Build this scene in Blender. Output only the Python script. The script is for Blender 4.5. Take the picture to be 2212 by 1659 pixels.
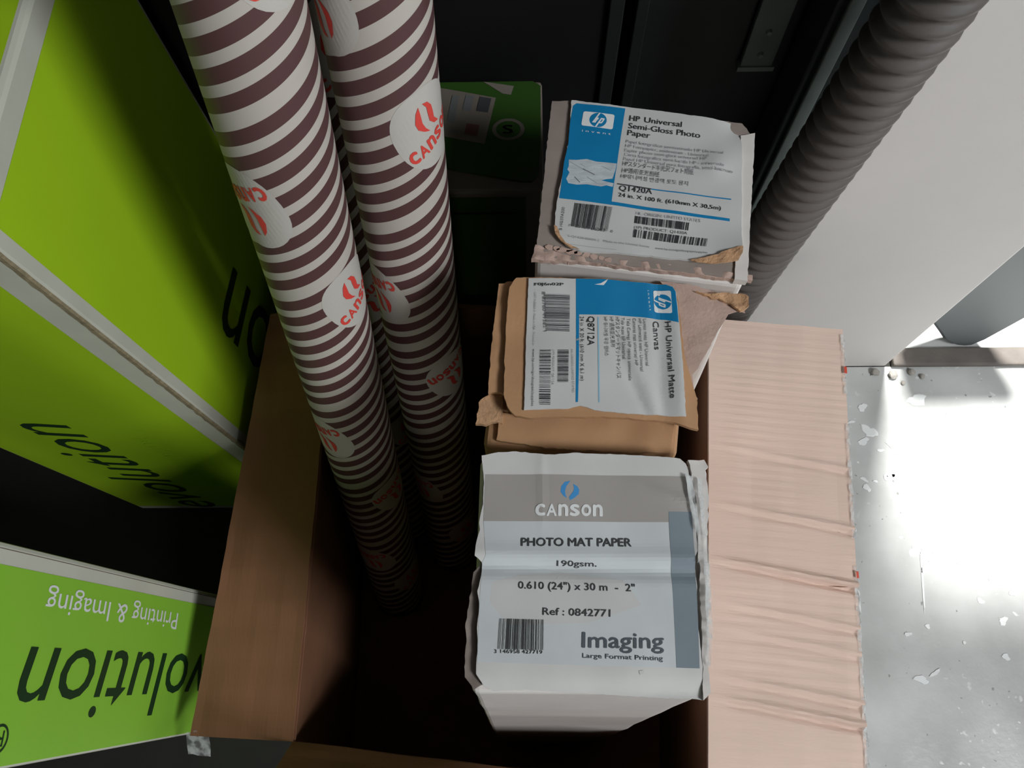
import bpy, bmesh, math, random
from mathutils import Vector, Matrix, noise
random.seed(7)
for o in list(bpy.data.objects):
    bpy.data.objects.remove(o)
SC = bpy.context.scene
COL = SC.collection

# ------------------------------------------------------------------ camera
F_PX, W_PX, H_PX = 1661.0, 2212.0, 1659.0
cam_d = bpy.data.cameras.new('camera')
cam_d.sensor_fit = 'HORIZONTAL'
cam_d.sensor_width = 36.0
cam_d.lens = F_PX / W_PX * 36.0
cam_d.clip_start = 0.02
cam = bpy.data.objects.new('camera', cam_d)
COL.objects.link(cam)
zc = -Vector((34.0, -620.5, -1661.0)).normalized()      # world up seen from the camera
xc = Vector((1, 0, 0)); xc = (xc - zc * xc.dot(zc)).normalized()
yc = zc.cross(xc)
cam.matrix_world = Matrix((( *xc, 0.0), (*yc, 0.0), (*zc, 1.10), (0, 0, 0, 1)))
SC.camera = cam

# ------------------------------------------------------------------ world, sun, daylight, exposure
world = bpy.data.worlds.new('world'); SC.world = world
world.use_nodes = True
bg = world.node_tree.nodes['Background']
bg.inputs['Color'].default_value = (0.86, 0.93, 1.0, 1)
bg.inputs['Strength'].default_value = 0.035

def lamp(name, kind, loc, target, energy, color=(1, 1, 1), **kw):
    d = bpy.data.lights.new(name, kind); d.energy = energy; d.color = color
    for k, v in kw.items(): setattr(d, k, v)
    o = bpy.data.objects.new(name, d); COL.objects.link(o)
    o.location = loc
    o.rotation_euler = (Vector(target) - Vector(loc)).to_track_quat('-Z', 'Y').to_euler()
    return o
# high hazy sun outside the doorway, side daylight following the cast shadows, weak unseen front fill added
lamp('sun', 'SUN', (0.30, 1.4, 5.0), (0.25, 0.25, 0.0), 14.0, (1.0, 0.98, 0.94), angle=math.radians(7))
lamp('side_door_daylight', 'AREA', (1.66, -0.93, 2.27), (-0.15, 0.15, 0.50), 51.0, (0.97, 0.985, 1.0), shape='RECTANGLE', size=0.6, size_y=0.6)
lamp('front_fill', 'AREA', (0.30, -2.75, 1.40), (0.2, 0.3, 0.45), 9.0, (1.0, 0.97, 0.92), shape='RECTANGLE', size=0.8, size_y=0.6)

vs = SC.view_settings
vs.view_transform = 'Standard'; vs.look = 'None'; vs.exposure = 0.0; vs.gamma = 1.0
vs.use_curve_mapping = False

# ------------------------------------------------------------------ layout of the printed labels, plan coordinates in mm
SEMI = dict(
  z=0.665,
  outline=[(33.6, 374.1), (87.8, 364.8), (145.1, 353.7), (149.9, 350.0), (148.0, 337.3), (146.5, 321.3), (144.7, 307.6), (142.7, 286.6), (140.0, 265.3), (139.2, 255.1), (135.7, 253.1), (127.5, 249.1), (117.9, 246.4), (106.1, 246.2), (93.0, 247.7), (80.5, 249.7), (68.8, 250.5), (57.1, 252.6), (46.1, 252.7), (35.8, 253.9), (30.4, 256.1), (26.5, 258.4), (23.4, 263.9), (21.1, 269.5), (19.4, 273.6), (20.2, 282.5), (21.8, 293.9), (23.6, 303.5), (26.2, 315.1), (27.2, 323.0), (28.9, 329.0), (29.3, 335.0), (30.9, 337.0), (31.8, 354.4), (32.8, 369.0)],
  items=[
   ('poly', 'print_blue', [(36.9, 371.3), (70.4, 366.1), (66.3, 343.6), (62.2, 318.6), (59.4, 303.0), (57.4, 290.3), (133.7, 276.4), (133.4, 274.3), (57.9, 287.5), (22.9, 293.7), (24.2, 301.5), (27.0, 323.0), (30.1, 337.0), (31.8, 355.4), (34.3, 369.5)]),
   ('poly', 'scuff', [(30.1, 324.0), (35.5, 323.7), (42.2, 324.3), (48.7, 322.1), (55.3, 321.4), (62.3, 320.3), (60.9, 314.6), (58.8, 308.3), (54.7, 308.1), (51.4, 307.3), (55.5, 305.9), (59.5, 304.7), (58.6, 301.8), (54.5, 303.2), (51.2, 302.3), (41.5, 304.0), (34.9, 303.7), (29.2, 305.1), (27.9, 308.7), (30.3, 313.6), (28.9, 316.1), (30.0, 319.0)]),
   ('line', 'ink_faint', [(30.5, 322.5), (41.0, 314.9)], 0.5),
   ('line', 'ink_grey', [(39.4, 316.4), (47.1, 311.7)], 0.6),
   ('line', 'ink_faint', [(37.9, 320.4), (41.1, 317.9)], 0.4),
   ('line', 'ink_grey', [(33.5, 310.1), (37.0, 305.4)], 0.5),
   ('line', 'ink_faint', [(41.7, 310.0), (48.1, 305.1)], 0.5),
   ('line', 'ink_faint', [(51.9, 318.7), (58.3, 314.7)], 0.35),
   ('hp', [(41.4, 364.2), (62.8, 360.7), (60.7, 348.3), (39.3, 352.2), (50.9, 356.4), (57.2, 355.9)]),
   ('text', 'print_white', 'i n v e n t', [(39.6, 346.9), (59.2, 343.7), (39.8, 348.6)], 0),
   ('text', 'ink', 'HP', [(72.5, 355.6), (79.7, 354.4), (73.2, 359.9)], 2),
   ('text', 'ink', 'Universal', [(82.7, 353.9), (108.0, 349.3), (83.4, 358.2)], 1),
   ('text', 'ink', 'Semi-Gloss Photo', [(71.5, 349.2), (119.9, 340.3), (72.2, 353.5)], 1),
   ('text', 'ink', 'Paper', [(70.5, 343.4), (85.9, 340.6), (71.2, 347.7)], 1),
   ('text', 'ink_faint', 'Papel fotográfico semisatinado HP Universal', [(69.3, 337.1), (133.9, 326.0), (69.7, 339.5)], 0),
   ('text', 'ink_faint', 'HP Fotopapier, seidenmatt - Universal', [(68.7, 333.6), (123.8, 323.9), (69.1, 336.0)], 0),
   ('text', 'ink_faint', 'Papier photo semi-glacé universel HP', [(68.0, 329.9), (122.5, 321.2), (68.3, 332.3)], 0),
   ('text', 'ink_faint', 'Carta fotografica semi-lucida HP - universale', [(67.6, 326.4), (133.2, 315.4), (67.9, 328.8)], 0),
   ('text', 'ink_faint', 'Papel HP Universal para fotografia, semi-lustroso', [(66.8, 322.8), (138.8, 310.8), (67.2, 325.2)], 0),
   ('text', 'ink_grey', 'HPスタンダード半光沢フォト用紙', [(65.9, 318.5), (112.8, 310.4), (66.4, 321.8)], 0),
   ('text', 'ink_grey', 'HP通用亚光相纸', [(65.2, 313.1), (90.2, 309.2), (65.7, 316.2)], 0),
   ('text', 'ink_grey', 'HP유니버설 반광택 포토 용지', [(64.2, 308.7), (108.6, 301.9), (64.6, 311.4)], 0),
   ('line', 'ink', [(61.8, 304.1), (85.3, 299.7)], 0.9),
   ('line', 'print_blue', [(84.1, 299.9), (135.9, 290.8)], 0.9),
   ('text', 'ink', 'Q1420A', [(62.6, 298.8), (84.4, 295.9), (63.2, 302.8)], 1),
   ('text', 'ink', '24 in. X 100 ft. (610mm X 30,5m)', [(61.9, 294.1), (128.5, 282.8), (62.3, 297.0)], 1),
   ('bars', 'ink', [(33.3, 289.4), (57.8, 285.8), (53.8, 267.7), (30.1, 271.7)], 11),
   ('text', 'ink_grey', '25184 66032', [(32.8, 270.9), (52.2, 267.4), (33.1, 273.1)], 0),
   ('text', 'ink_grey', '7', [(28.4, 271.6), (29.6, 271.4), (28.6, 273.4)], 0),
   ('text', 'ink_grey', '0', [(55.5, 266.9), (56.9, 266.6), (55.9, 268.7)], 0),
   ('text', 'ink_faint', 'HL: ORIGIN: UNITED STATES', [(72.8, 280.2), (114.4, 273.7), (73.2, 282.4)], 0),
   ('bars', 'ink', [(72.4, 279.1), (107.6, 273.5), (106.5, 267.8), (71.5, 273.5)], 12),
   ('text', 'ink_grey', '(1P) PRODUCT: Q1420A', [(71.0, 269.6), (105.3, 264.8), (71.3, 271.6)], 0),
   ('bars', 'ink', [(71.0, 268.9), (118.0, 261.4), (116.3, 255.6), (69.9, 262.9)], 13),
   ('text', 'ink_grey', 'B HG37A200', [(24.2, 268.7), (26.6, 286.4), (22.4, 269.0)], 0),
   ('text', 'ink_faint', '5-Q1420-00004-2   Made in the United States', [(27.8, 263.7), (80.1, 255.1), (28.0, 265.3)], 0),
   ('text', 'ink_grey', 'www.hp.com/go/designjet/supplies', [(83.6, 254.4), (116.7, 250.3), (83.8, 255.8)], 0),
   ('line', 'ink_faint', [(29.2, 258.4), (58.7, 254.0)], 0.3),
  ],
  body=[(19.6, 376.1), (33.8, 375.5), (150.5, 354.2), (157.1, 342.5), (150.4, 295.1), (139.9, 233.2), (78.5, 242.2), (6.9, 252.1), (7.9, 261.6)],
  quad=[(19.6, 376.1), (157.0, 347.1), (139.7, 231.6), (6.3, 252.1)],
  brown1=[(7.5, 261.0), (12.3, 260.0), (35.3, 252.5), (62.0, 246.8), (88.5, 241.1), (134.4, 238.0), (132.0, 237.1), (106.5, 240.5), (81.4, 242.1), (76.0, 242.8), (70.5, 244.0), (60.3, 244.5), (50.1, 246.0), (41.4, 247.4), (33.6, 249.3), (28.0, 247.6), (23.3, 250.8), (11.4, 254.5), (6.7, 258.2)],
  curl=[(105.3, 245.6), (118.0, 247.3), (127.7, 250.9), (135.9, 254.4), (139.4, 253.9), (138.1, 249.0), (134.8, 244.2), (126.9, 242.5), (117.5, 242.3), (109.8, 243.5)],
  curl2=[(19.2, 272.7), (21.2, 271.8), (22.8, 265.7), (26.5, 259.3), (35.1, 254.7), (28.8, 256.4), (23.4, 261.2), (19.6, 266.7)],
  lower=[(6.7, 260.2), (28.5, 251.6), (51.0, 249.6), (82.1, 245.6), (105.8, 242.6), (145.0, 236.4), (144.6, 232.4), (121.1, 235.3), (81.8, 241.1), (42.0, 246.9), (4.2, 249.1)],
)
CANVAS = dict(
  z=0.658,
  outline=[(2.3, 237.8), (32.8, 237.3), (50.4, 236.6), (74.4, 234.2), (90.1, 232.2), (94.5, 229.7), (95.9, 226.4), (96.4, 216.3), (96.5, 207.2), (96.5, 175.5), (95.9, 143.0), (87.0, 143.6), (78.5, 144.5), (61.4, 145.6), (46.7, 147.2), (41.2, 148.1), (36.6, 149.9), (32.7, 150.8), (28.7, 150.0), (25.6, 149.0), (11.4, 148.7), (-1.2, 148.1), (-0.4, 171.1), (0.3, 193.7)],
  items=[
   ('poly', 'print_blue', [(32.8, 237.3), (50.4, 236.6), (74.4, 234.1), (90.1, 232.0), (94.1, 229.7), (95.6, 226.4), (96.0, 216.3), (96.2, 205.0), (87.6, 207.7), (73.0, 209.4), (52.6, 211.0), (34.1, 211.7), (33.0, 181.2), (32.3, 165.7), (31.6, 153.1), (30.2, 153.1), (31.5, 189.9)]),
   ('poly', 'print_white', [(44.4, 232.7), (48.6, 233.6), (53.5, 236.6), (51.9, 234.1), (50.4, 232.2)]),
   ('line', 'ink_faint', [(31.8, 193.9), (33.5, 194.8)], 1.0),
   ('hp', [(92.8, 227.3), (92.7, 211.6), (81.8, 213.2), (82.0, 228.4), (87.3, 220.2), (87.3, 215.3)]),
   ('text', 'print_white', 'i n v e n t', [(78.2, 228.2), (78.6, 213.9), (79.5, 228.4)], 0),
   ('text', 'ink', 'HP Universal Matte', [(88.0, 205.9), (87.4, 154.8), (91.4, 206.1)], 1),
   ('text', 'ink', 'Canvas', [(80.3, 206.4), (80.2, 186.9), (84.0, 206.7)], 0),
   ('text', 'ink_grey', 'Lienzo mate HP Universal', [(74.4, 207.9), (74.1, 176.1), (76.3, 208.0)], 0),
   ('text', 'ink_grey', 'HP Leinwand matt - Universal', [(71.3, 208.1), (70.6, 172.3), (73.2, 208.2)], 0),
   ('text', 'ink_grey', 'Canevas mat universel HP', [(67.8, 208.4), (67.4, 176.2), (69.8, 208.4)], 0),
   ('text', 'ink_grey', 'Tela Canvas HP opaca universale', [(64.2, 208.4), (63.2, 166.8), (66.1, 208.4)], 0),
   ('text', 'ink_grey', 'Tela mate HP Universal', [(60.5, 208.9), (60.1, 181.0), (62.5, 208.9)], 0),
   ('text', 'ink_grey', 'HPスタンダードマットキャンバス', [(57.1, 209.4), (56.0, 168.1), (59.4, 209.4)], 0),
   ('text', 'ink_grey', 'HP 通用亚光画布', [(53.3, 209.4), (53.4, 188.9), (55.5, 209.5)], 0),
   ('text', 'ink_grey', 'HP 유니버설 무광 캔버스', [(49.5, 209.4), (49.3, 182.8), (51.6, 209.5)], 0),
   ('line', 'print_pale', [(46.0, 209.5), (44.4, 152.6)], 0.9),
   ('text', 'ink', 'Q8712A', [(39.5, 210.0), (38.8, 190.1), (43.6, 209.9)], 1),
   ('text', 'ink', '24 in. X 20 ft. (610 mm X 6,1 m)', [(34.7, 210.0), (33.5, 166.6), (37.0, 210.0)], 0),
   ('text', 'ink', 'F0J6n02P', [(6.0, 232.1), (24.8, 231.9), (6.0, 234.0)], 2),
   ('bars', 'ink', [(28.5, 225.4), (27.7, 199.7), (12.7, 200.6), (11.9, 225.8)], 21),
   ('text', 'ink_grey', '8 82780 49362 1', [(10.9, 227.4), (11.5, 200.2), (12.8, 227.5)], 0),
   ('text', 'ink_faint', 'Q8712-00004-2  Made in USA', [(5.9, 227.3), (4.9, 201.7), (7.2, 227.2)], 0),
   ('text', 'ink_faint', 'Printed in', [(4.8, 200.1), (4.4, 191.1), (6.1, 200.0)], 0),
   ('text', 'ink', 'www.hp.com/go/designjet/supplies', [(4.4, 188.4), (3.4, 150.4), (5.8, 188.4)], 0),
   ('bars', 'ink', [(26.9, 187.2), (26.0, 165.8), (19.5, 165.8), (20.1, 187.4)], 22),
   ('bars', 'ink', [(15.8, 187.4), (14.8, 151.1), (8.2, 151.2), (8.9, 187.5)], 23),
   ('text', 'ink_faint', 'HL ORIGIN: UNITED STATES', [(28.3, 187.3), (28.4, 159.0), (29.6, 187.4)], 0),
   ('text', 'ink_faint', '(1P) PRODUCT Q8712A', [(17.0, 187.4), (15.9, 164.1), (18.3, 187.4)], 0),
  ],
  flap=[(-5.7, 239.0), (12.8, 239.2), (32.9, 238.2), (50.4, 237.9), (74.5, 235.2), (90.2, 233.1), (95.7, 229.2), (97.1, 220.8), (97.7, 207.2), (98.5, 180.7), (103.9, 155.1), (103.3, 135.4), (98.9, 136.4), (89.1, 140.2), (76.8, 141.7), (61.3, 143.0), (45.8, 144.1), (37.9, 144.0), (22.3, 144.2), (2.7, 143.4), (-6.7, 145.1), (-9.8, 148.4), (-11.8, 151.7), (-13.4, 159.3), (-13.1, 181.5), (-12.3, 208.2), (-11.1, 224.7), (-10.1, 232.1)],
  under=[(-17.2, 237.7), (-9.2, 237.3), (-9.1, 158.0), (-15.6, 161.9), (-23.6, 161.9), (-22.9, 173.6), (-20.8, 202.0), (-18.4, 225.0)],
  corner=[(-28.6, 158.7), (-21.4, 163.8), (-14.5, 162.5), (-14.4, 143.8), (-21.2, 143.8), (-24.4, 141.7), (-30.4, 143.0), (-29.7, 151.0)],
  front=[(-16.2, 150.6), (47.2, 147.6), (89.5, 144.4), (91.4, 143.1), (87.3, 124.5), (54.2, 125.1), (14.6, 127.8), (-18.1, 132.9)],
  torn=[(87.6, 236.9), (100.0, 234.6), (108.2, 233.4), (120.4, 229.6), (132.4, 225.2), (133.6, 221.1), (139.8, 216.4), (140.3, 214.1), (136.4, 215.5), (129.6, 213.3), (127.6, 210.1), (122.0, 202.1), (116.0, 190.5), (110.5, 182.7), (106.7, 175.8), (103.1, 171.5), (103.0, 160.4), (104.6, 156.2), (98.1, 147.9), (95.9, 181.9), (95.4, 217.8)],
  wood=[(109.6, 232.9), (124.5, 231.8), (137.9, 232.6), (142.9, 228.8), (141.8, 222.3), (136.5, 219.2), (132.6, 221.5), (131.3, 224.8), (120.1, 229.0)],
  quad=[(-14.4, 246.5), (108.7, 232.2), (92.1, 123.4), (-26.2, 129.9)],
)
CANSON = dict(
  z=0.66,
  outline=[(-26.4, 119.4), (-16.3, 121.2), (-5.8, 121.7), (4.8, 120.4), (14.2, 119.4), (27.9, 120.7), (57.3, 119.4), (82.3, 117.8), (90.1, 116.7), (93.5, 113.6), (94.4, 109.4), (94.9, 98.8), (95.7, 89.4), (97.0, 83.2), (96.0, 73.1), (95.7, 63.1), (93.4, 59.1), (94.3, 51.3), (94.1, 43.6), (92.7, 34.0), (92.5, 24.7), (93.2, 12.7), (93.4, 1.8), (93.1, -5.3), (91.9, -14.2), (78.8, -13.6), (50.6, -12.3), (31.8, -11.0), (12.9, -10.2), (-1.3, -9.3), (-18.4, -9.9), (-23.2, -7.1), (-25.6, -4.4), (-27.7, -1.3), (-27.2, 15.5), (-27.5, 24.8), (-26.2, 34.2), (-27.6, 41.9), (-25.9, 49.6), (-25.2, 57.5), (-29.5, 61.2), (-28.7, 69.4), (-26.8, 75.5), (-27.3, 79.6), (-25.2, 90.9), (-24.8, 102.5)],
  items=[
   ('poly', 'banner_grey', [(-24.1, 107.8), (10.9, 107.6), (93.7, 106.0), (94.3, 85.3), (81.1, 85.6), (80.7, 79.5), (-24.8, 80.6)]),
   ('poly', 'silver_blue', [(-24.8, 80.6), (80.7, 79.5), (80.4, 62.1), (80.2, 38.8), (79.4, 1.7), (-27.2, 4.6), (-26.5, 34.2), (-25.2, 57.5), (-23.2, 61.2)]),
   ('poly', 'slate', [(81.1, 85.6), (94.3, 85.3), (94.0, 63.1), (93.7, 43.6), (91.8, 1.4), (79.5, 1.8), (80.4, 47.4), (80.5, 63.1)]),
   ('poly', 'pale_grey', [(-19.4, 46.7), (-3.9, 50.5), (20.0, 51.5), (53.7, 47.5), (62.8, 34.1), (33.0, 24.7), (-10.9, 23.8), (-20.8, 36.1)]),
   ('poly', 'flame_blue', [(25.6, 103.8), (22.3, 103.1), (20.1, 100.4), (19.7, 97.2), (21.2, 94.9), (23.3, 93.5), (22.5, 95.4), (22.3, 97.8), (23.2, 100.7)]),
   ('poly', 'flame_blue', [(26.9, 102.0), (29.4, 100.6), (30.6, 98.5), (30.1, 95.9), (27.7, 93.8), (25.1, 92.3), (24.5, 94.0), (25.8, 95.9), (27.1, 97.5), (27.6, 99.6)]),
   ('word', 'print_white', 'cAnson', [(4.4, 83.3), (44.0, 82.9), (4.6, 90.3)]),
   ('text', 'ink', 'PHOTO MAT PAPER', [(-3.4, 66.3), (59.1, 65.9), (-3.3, 70.8)], 3),
   ('text', 'ink', '190gsm.', [(16.6, 55.4), (39.1, 55.0), (16.7, 58.1)], 2),
   ('text', 'ink', '0.610 (24") x 30 m  -  2"', [(-5.1, 43.0), (59.6, 41.3), (-5.0, 46.8)], 2),
   ('text', 'ink', 'Ref : 0842771', [(8.2, 29.0), (45.4, 27.9), (8.4, 32.7)], 2),
   ('bars', 'ink', [(-15.3, 27.1), (9.2, 26.4), (8.8, 10.7), (-16.2, 11.2)], 31),
   ('text', 'ink', '3 146958 427719', [(-18.1, 9.2), (8.0, 8.8), (-18.1, 11.0)], 1),
   ('text', 'ink_slate', 'Imaging', [(29.2, 12.0), (73.5, 11.5), (29.6, 19.8)], 2),
   ('text', 'ink_slate', 'Large Format Printing', [(29.4, 6.8), (72.5, 5.3), (29.5, 9.1)], 1),
   ('poly', 'pale_grey', [(59.4, 0.2), (61.8, 0.5), (62.1, -1.3), (59.7, -1.7)]),
  ],
  quad=[(-27.2, 119.7), (106.9, 113.9), (96.2, -11.5), (-30.2, -10.7)],
  edge=[(95.1, 116.0), (104.3, 116.0), (106.1, 112.2), (104.4, 110.6), (105.0, 93.7), (101.2, 63.2), (100.0, 34.1), (96.2, -1.7), (97.1, -10.6), (92.5, -14.3), (94.9, 24.7), (97.8, 93.7), (95.5, 110.7)],
  tearl=[(-30.3, 52.3), (-26.3, 56.2), (-26.0, 34.7), (-27.6, -1.8), (-24.5, -6.7), (-29.3, -9.4), (-34.0, -2.7), (-33.8, 25.1), (-32.1, 36.6)],
)

# ------------------------------------------------------------------ materials
def lin(h):
    c = [int(h[i:i + 2], 16) / 255 for i in (0, 2, 4)]
    return tuple(x / 12.92 if x <= 0.04045 else ((x + 0.055) / 1.055) ** 2.4 for x in c) + (1,)
MATS = {}
def mat(name, hexa, rough=0.6, var=0.0, scale=40.0, bump=0.0, bscale=300.0, dark=None, metal=0.0, spec=0.5, stretch=None):
    """principled material with noise variation of its colour and a fine noise relief"""
    m = bpy.data.materials.new(name); m.use_nodes = True
    nt = m.node_tree; N, L = nt.nodes, nt.links
    b = N['Principled BSDF']
    b.inputs['Base Color'].default_value = lin(hexa)
    b.inputs['Roughness'].default_value = rough
    b.inputs['Metallic'].default_value = metal
    b.inputs['Specular IOR Level'].default_value = spec
    tc = N.new('ShaderNodeTexCoord')
    src = tc.outputs['Object']
    if stretch:
        mp = N.new('ShaderNodeMapping'); mp.inputs['Scale'].default_value = stretch
        L.new(src, mp.inputs['Vector']); src = mp.outputs['Vector']
    if var > 0:
        n = N.new('ShaderNodeTexNoise'); n.inputs['Scale'].default_value = scale; n.inputs['Detail'].default_value = 5
        L.new(src, n.inputs['Vector'])
        r = N.new('ShaderNodeValToRGB')
        r.color_ramp.elements[0].position = 0.3; r.color_ramp.elements[1].position = 0.7
        c = lin(hexa)
        d = lin(dark) if dark else tuple(x * (1 - var) for x in c[:3]) + (1,)
        r.color_ramp.elements[0].color = d; r.color_ramp.elements[1].color = c
        L.new(n.outputs['Fac'], r.inputs['Fac']); L.new(r.outputs['Color'], b.inputs['Base Color'])
    if bump > 0:
        n2 = N.new('ShaderNodeTexNoise'); n2.inputs['Scale'].default_value = bscale; n2.inputs['Detail'].default_value = 4
        L.new(src, n2.inputs['Vector'])
        bp = N.new('ShaderNodeBump'); bp.inputs['Strength'].default_value = bump; bp.inputs['Distance'].default_value = 0.002
        L.new(n2.outputs['Fac'], bp.inputs['Height']); L.new(bp.outputs['Normal'], b.inputs['Normal'])
    MATS[name] = m
    return m

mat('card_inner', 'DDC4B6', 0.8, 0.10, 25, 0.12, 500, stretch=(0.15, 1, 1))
mat('card_shade', '8E6248', 0.85, 0.12, 25, 0.12, 500, stretch=(1, 0.15, 1))  # left and front flaps: their shade is put into the cardboard colour
mat('card_wall', '7A5238', 0.85, 0.15, 22, 0.1, 400)  # carton walls and bottom, browned down to carry the shade inside
mat('card_brown', 'B58C66', 0.8, 0.16, 22, 0.15, 400)
mat('card_torn', 'C79E78', 0.9, 0.30, 90, 0.5, 500)
mat('card_torn_pale', 'B9A094', 0.9, 0.15, 60, 0.3, 400)
mat('card_fluting', '8A6244', 0.9, 0.2, 80)
mat('box_white', 'D6D2CE', 0.55, 0.08, 18, 0.06, 250)
mat('box_worn', '958A83', 0.5, 0.2, 35, 0.1, 250)
mat('box_edge', '857A73', 0.5, 0.25, 35, 0.1, 250)
mat('label_paper', 'C6C8C7', 0.5, 0.05, 20, 0.05, 200)
mat('label_silver', 'D0D1CF', 0.42, 0.10, 25, 0.08, 120)
mat('print_blue', '117DB2', 0.45, 0.10, 30)
mat('print_pale', '8FB9CF', 0.5)
mat('print_white', 'E0E4E4', 0.5)
mat('scuff', 'C3CDD2', 0.7, 0.25, 120, 0.2, 300, stretch=(1, 3, 1))
mat('ink', '35373A', 0.6)
mat('ink_grey', '5C5F60', 0.6)
mat('ink_faint', '94989A', 0.6)
mat('ink_slate', '4A535A', 0.6)
mat('banner_grey', 'A29E9A', 0.5, 0.08, 20)
mat('silver_blue', 'C8CFD1', 0.38, 0.10, 30, 0.05, 100)
mat('slate', '7F8C95', 0.35, 0.10, 30)
mat('pale_grey', 'C6C7C6', 0.45, 0.06, 30)
mat('flame_blue', '3F8FCB', 0.5)
mat('tube_white', 'BCB9B3', 0.5)
mat('logo_red', 'D5473F', 0.5)
mat('lime', 'A6D022', 0.42, 0.05, 8)
mat('green_box', '8CC63E', 0.42, 0.05, 8)
mat('green_dark', '2A4A18', 0.42, 0.08, 10)  # back carton's green, lowered further to put its shade into the colour
mat('label_red_shaded', '5A3A36', 0.6)  # red label print with the back carton's shade mixed in
mat('border_shaded', '6E675F', 0.6, 0.15, 30)  # pale border and label of the back carton, shade put into the colour
mat('box_border', 'C6C8BA', 0.5, 0.08, 25)
mat('box_raw', '8F8468', 0.9, 0.4, 150, 0.4, 500)
mat('green_ink', '17361A', 0.5)
mat('tape_white', 'D7DAD9', 0.18, 0.25, 90, 0.3, 90)
mat('wall_paint', 'D0CDCB', 0.7, 0.05, 7, 0.05, 60)
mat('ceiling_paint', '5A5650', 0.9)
mat('dark_steel', '19201F', 0.6, 0.3, 14, spec=0.3)
mat('black_steel', '0A0B0B', 0.7, 0.3, 14, spec=0.25)
mat('steel_edge', '59645F', 0.4, 0.2, 40)
mat('steel_plate', '46524D', 0.45, 0.2, 40)
mat('hose_plastic', '5A5552', 0.6, 0.18, 30, 0.05, 300)
mat('grey_plastic', '606668', 0.5, 0.05, 10)
mat('threshold', '6E6863', 0.8, 0.3, 30, 0.3, 200)
mat('paint', 'E4E8E8', 0.5, 0.05, 60)
mat('floor_shade', '23241E', 0.8, 0.3, 12, 0.2, 90)  # dark floor at the left: shade between the cartons put into its colour
mat('rubble', 'A9A59F', 0.9, 0.2, 60, 0.4, 300)
mat('red_print', 'C4452F', 0.5)

def concrete(name, base, dark, spots=True):
    m = mat(name, base, 0.5)
    nt = m.node_tree; N, L = nt.nodes, nt.links; b = N['Principled BSDF']
    tc = N.new('ShaderNodeTexCoord')
    def noi(s, d=6):
        n = N.new('ShaderNodeTexNoise'); n.inputs['Scale'].default_value = s; n.inputs['Detail'].default_value = d
        L.new(tc.outputs['Object'], n.inputs['Vector']); return n
    def ramp(src, p0, p1, c0, c1):
        r = N.new('ShaderNodeValToRGB'); e = r.color_ramp.elements
        e[0].position = p0; e[1].position = p1; e[0].color = c0; e[1].color = c1
        L.new(src, r.inputs['Fac']); return r
    def mix(fac, a, c):
        x = N.new('ShaderNodeMixRGB'); L.new(fac, x.inputs['Fac']); L.new(a, x.inputs['Color1'])
        if isinstance(c, tuple): x.inputs['Color2'].default_value = c
        else: L.new(c, x.inputs['Color2'])
        return x
    col = ramp(noi(7).outputs['Fac'], 0.35, 0.68, lin(dark), lin(base)).outputs['Color']
    if spots:
        fine = ramp(noi(75, 2).outputs['Fac'], 0.66, 0.70, (0, 0, 0, 1), (1, 1, 1, 1))
        patch = ramp(noi(5, 2).outputs['Fac'], 0.48, 0.60, (0, 0, 0, 1), (1, 1, 1, 1))
        mm = N.new('ShaderNodeMath'); mm.operation = 'MULTIPLY'
        L.new(fine.outputs['Color'], mm.inputs[0]); L.new(patch.outputs['Color'], mm.inputs[1])
        col = mix(mm.outputs[0], col, lin('E2E4E4')).outputs['Color']
        dk = ramp(noi(110, 1).outputs['Fac'], 0.74, 0.78, (0, 0, 0, 1), (1, 1, 1, 1))
        col = mix(dk.outputs['Color'], col, lin('8A8C8A')).outputs['Color']
    L.new(col, b.inputs['Base Color'])
    rr = ramp(noi(12).outputs['Fac'], 0.3, 0.7, (0.30,) * 3 + (1,), (0.6,) * 3 + (1,))
    L.new(rr.outputs['Color'], b.inputs['Roughness'])
    bp = N.new('ShaderNodeBump'); bp.inputs['Strength'].default_value = 0.2; bp.inputs['Distance'].default_value = 0.002
    L.new(noi(90).outputs['Fac'], bp.inputs['Height']); L.new(bp.outputs['Normal'], b.inputs['Normal'])
concrete('concrete', 'CACDCC', 'A9ACAA')
concrete('concrete_outside', 'C9CCCC', 'AFB2B0', False)

def stripes(name):
    """helical stripes printed on the wound paper tubes: uv = (arc length, height) in metres"""
    m = mat(name, 'CFCBC4', 0.5)
    nt = m.node_tree; N, L = nt.nodes, nt.links; b = N['Principled BSDF']
    uv = N.new('ShaderNodeUVMap'); uv.uv_map = 'wrap'
    sp = N.new('ShaderNodeSeparateXYZ'); L.new(uv.outputs['UV'], sp.inputs[0])
    def math_(op, a, c):
        x = N.new('ShaderNodeMath'); x.operation = op
        for i, v in enumerate((a, c)):
            if isinstance(v, float): x.inputs[i].default_value = v
            else: L.new(v, x.inputs[i])
        return x.outputs[0]
    REP = 0.1356
    t = math_('SUBTRACT', sp.outputs['Y'], math_('MULTIPLY', sp.outputs['X'], 0.47))
    t = math_('FRACT', math_('DIVIDE', t, REP), 0.0)
    r = N.new('ShaderNodeValToRGB'); cr = r.color_ramp; cr.interpolation = 'CONSTANT'
    dk, wh = lin('56393A'), lin('B9B4AC')
    pos = 0.0; first = True
    for i in range(8):
        for w, c in ((0.0094, dk), (0.0115 if i == 7 else 0.0070, wh)):
            if pos == 0.0: e = cr.elements[0]
            elif first: e = cr.elements[1]; e.position = pos; first = False
            else: e = cr.elements.new(pos)
            e.color = c; pos += w / REP
    L.new(t, r.inputs['Fac'])
    L.new(r.outputs['Color'], b.inputs['Base Color'])
    return m
stripes('striped_paper')

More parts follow.
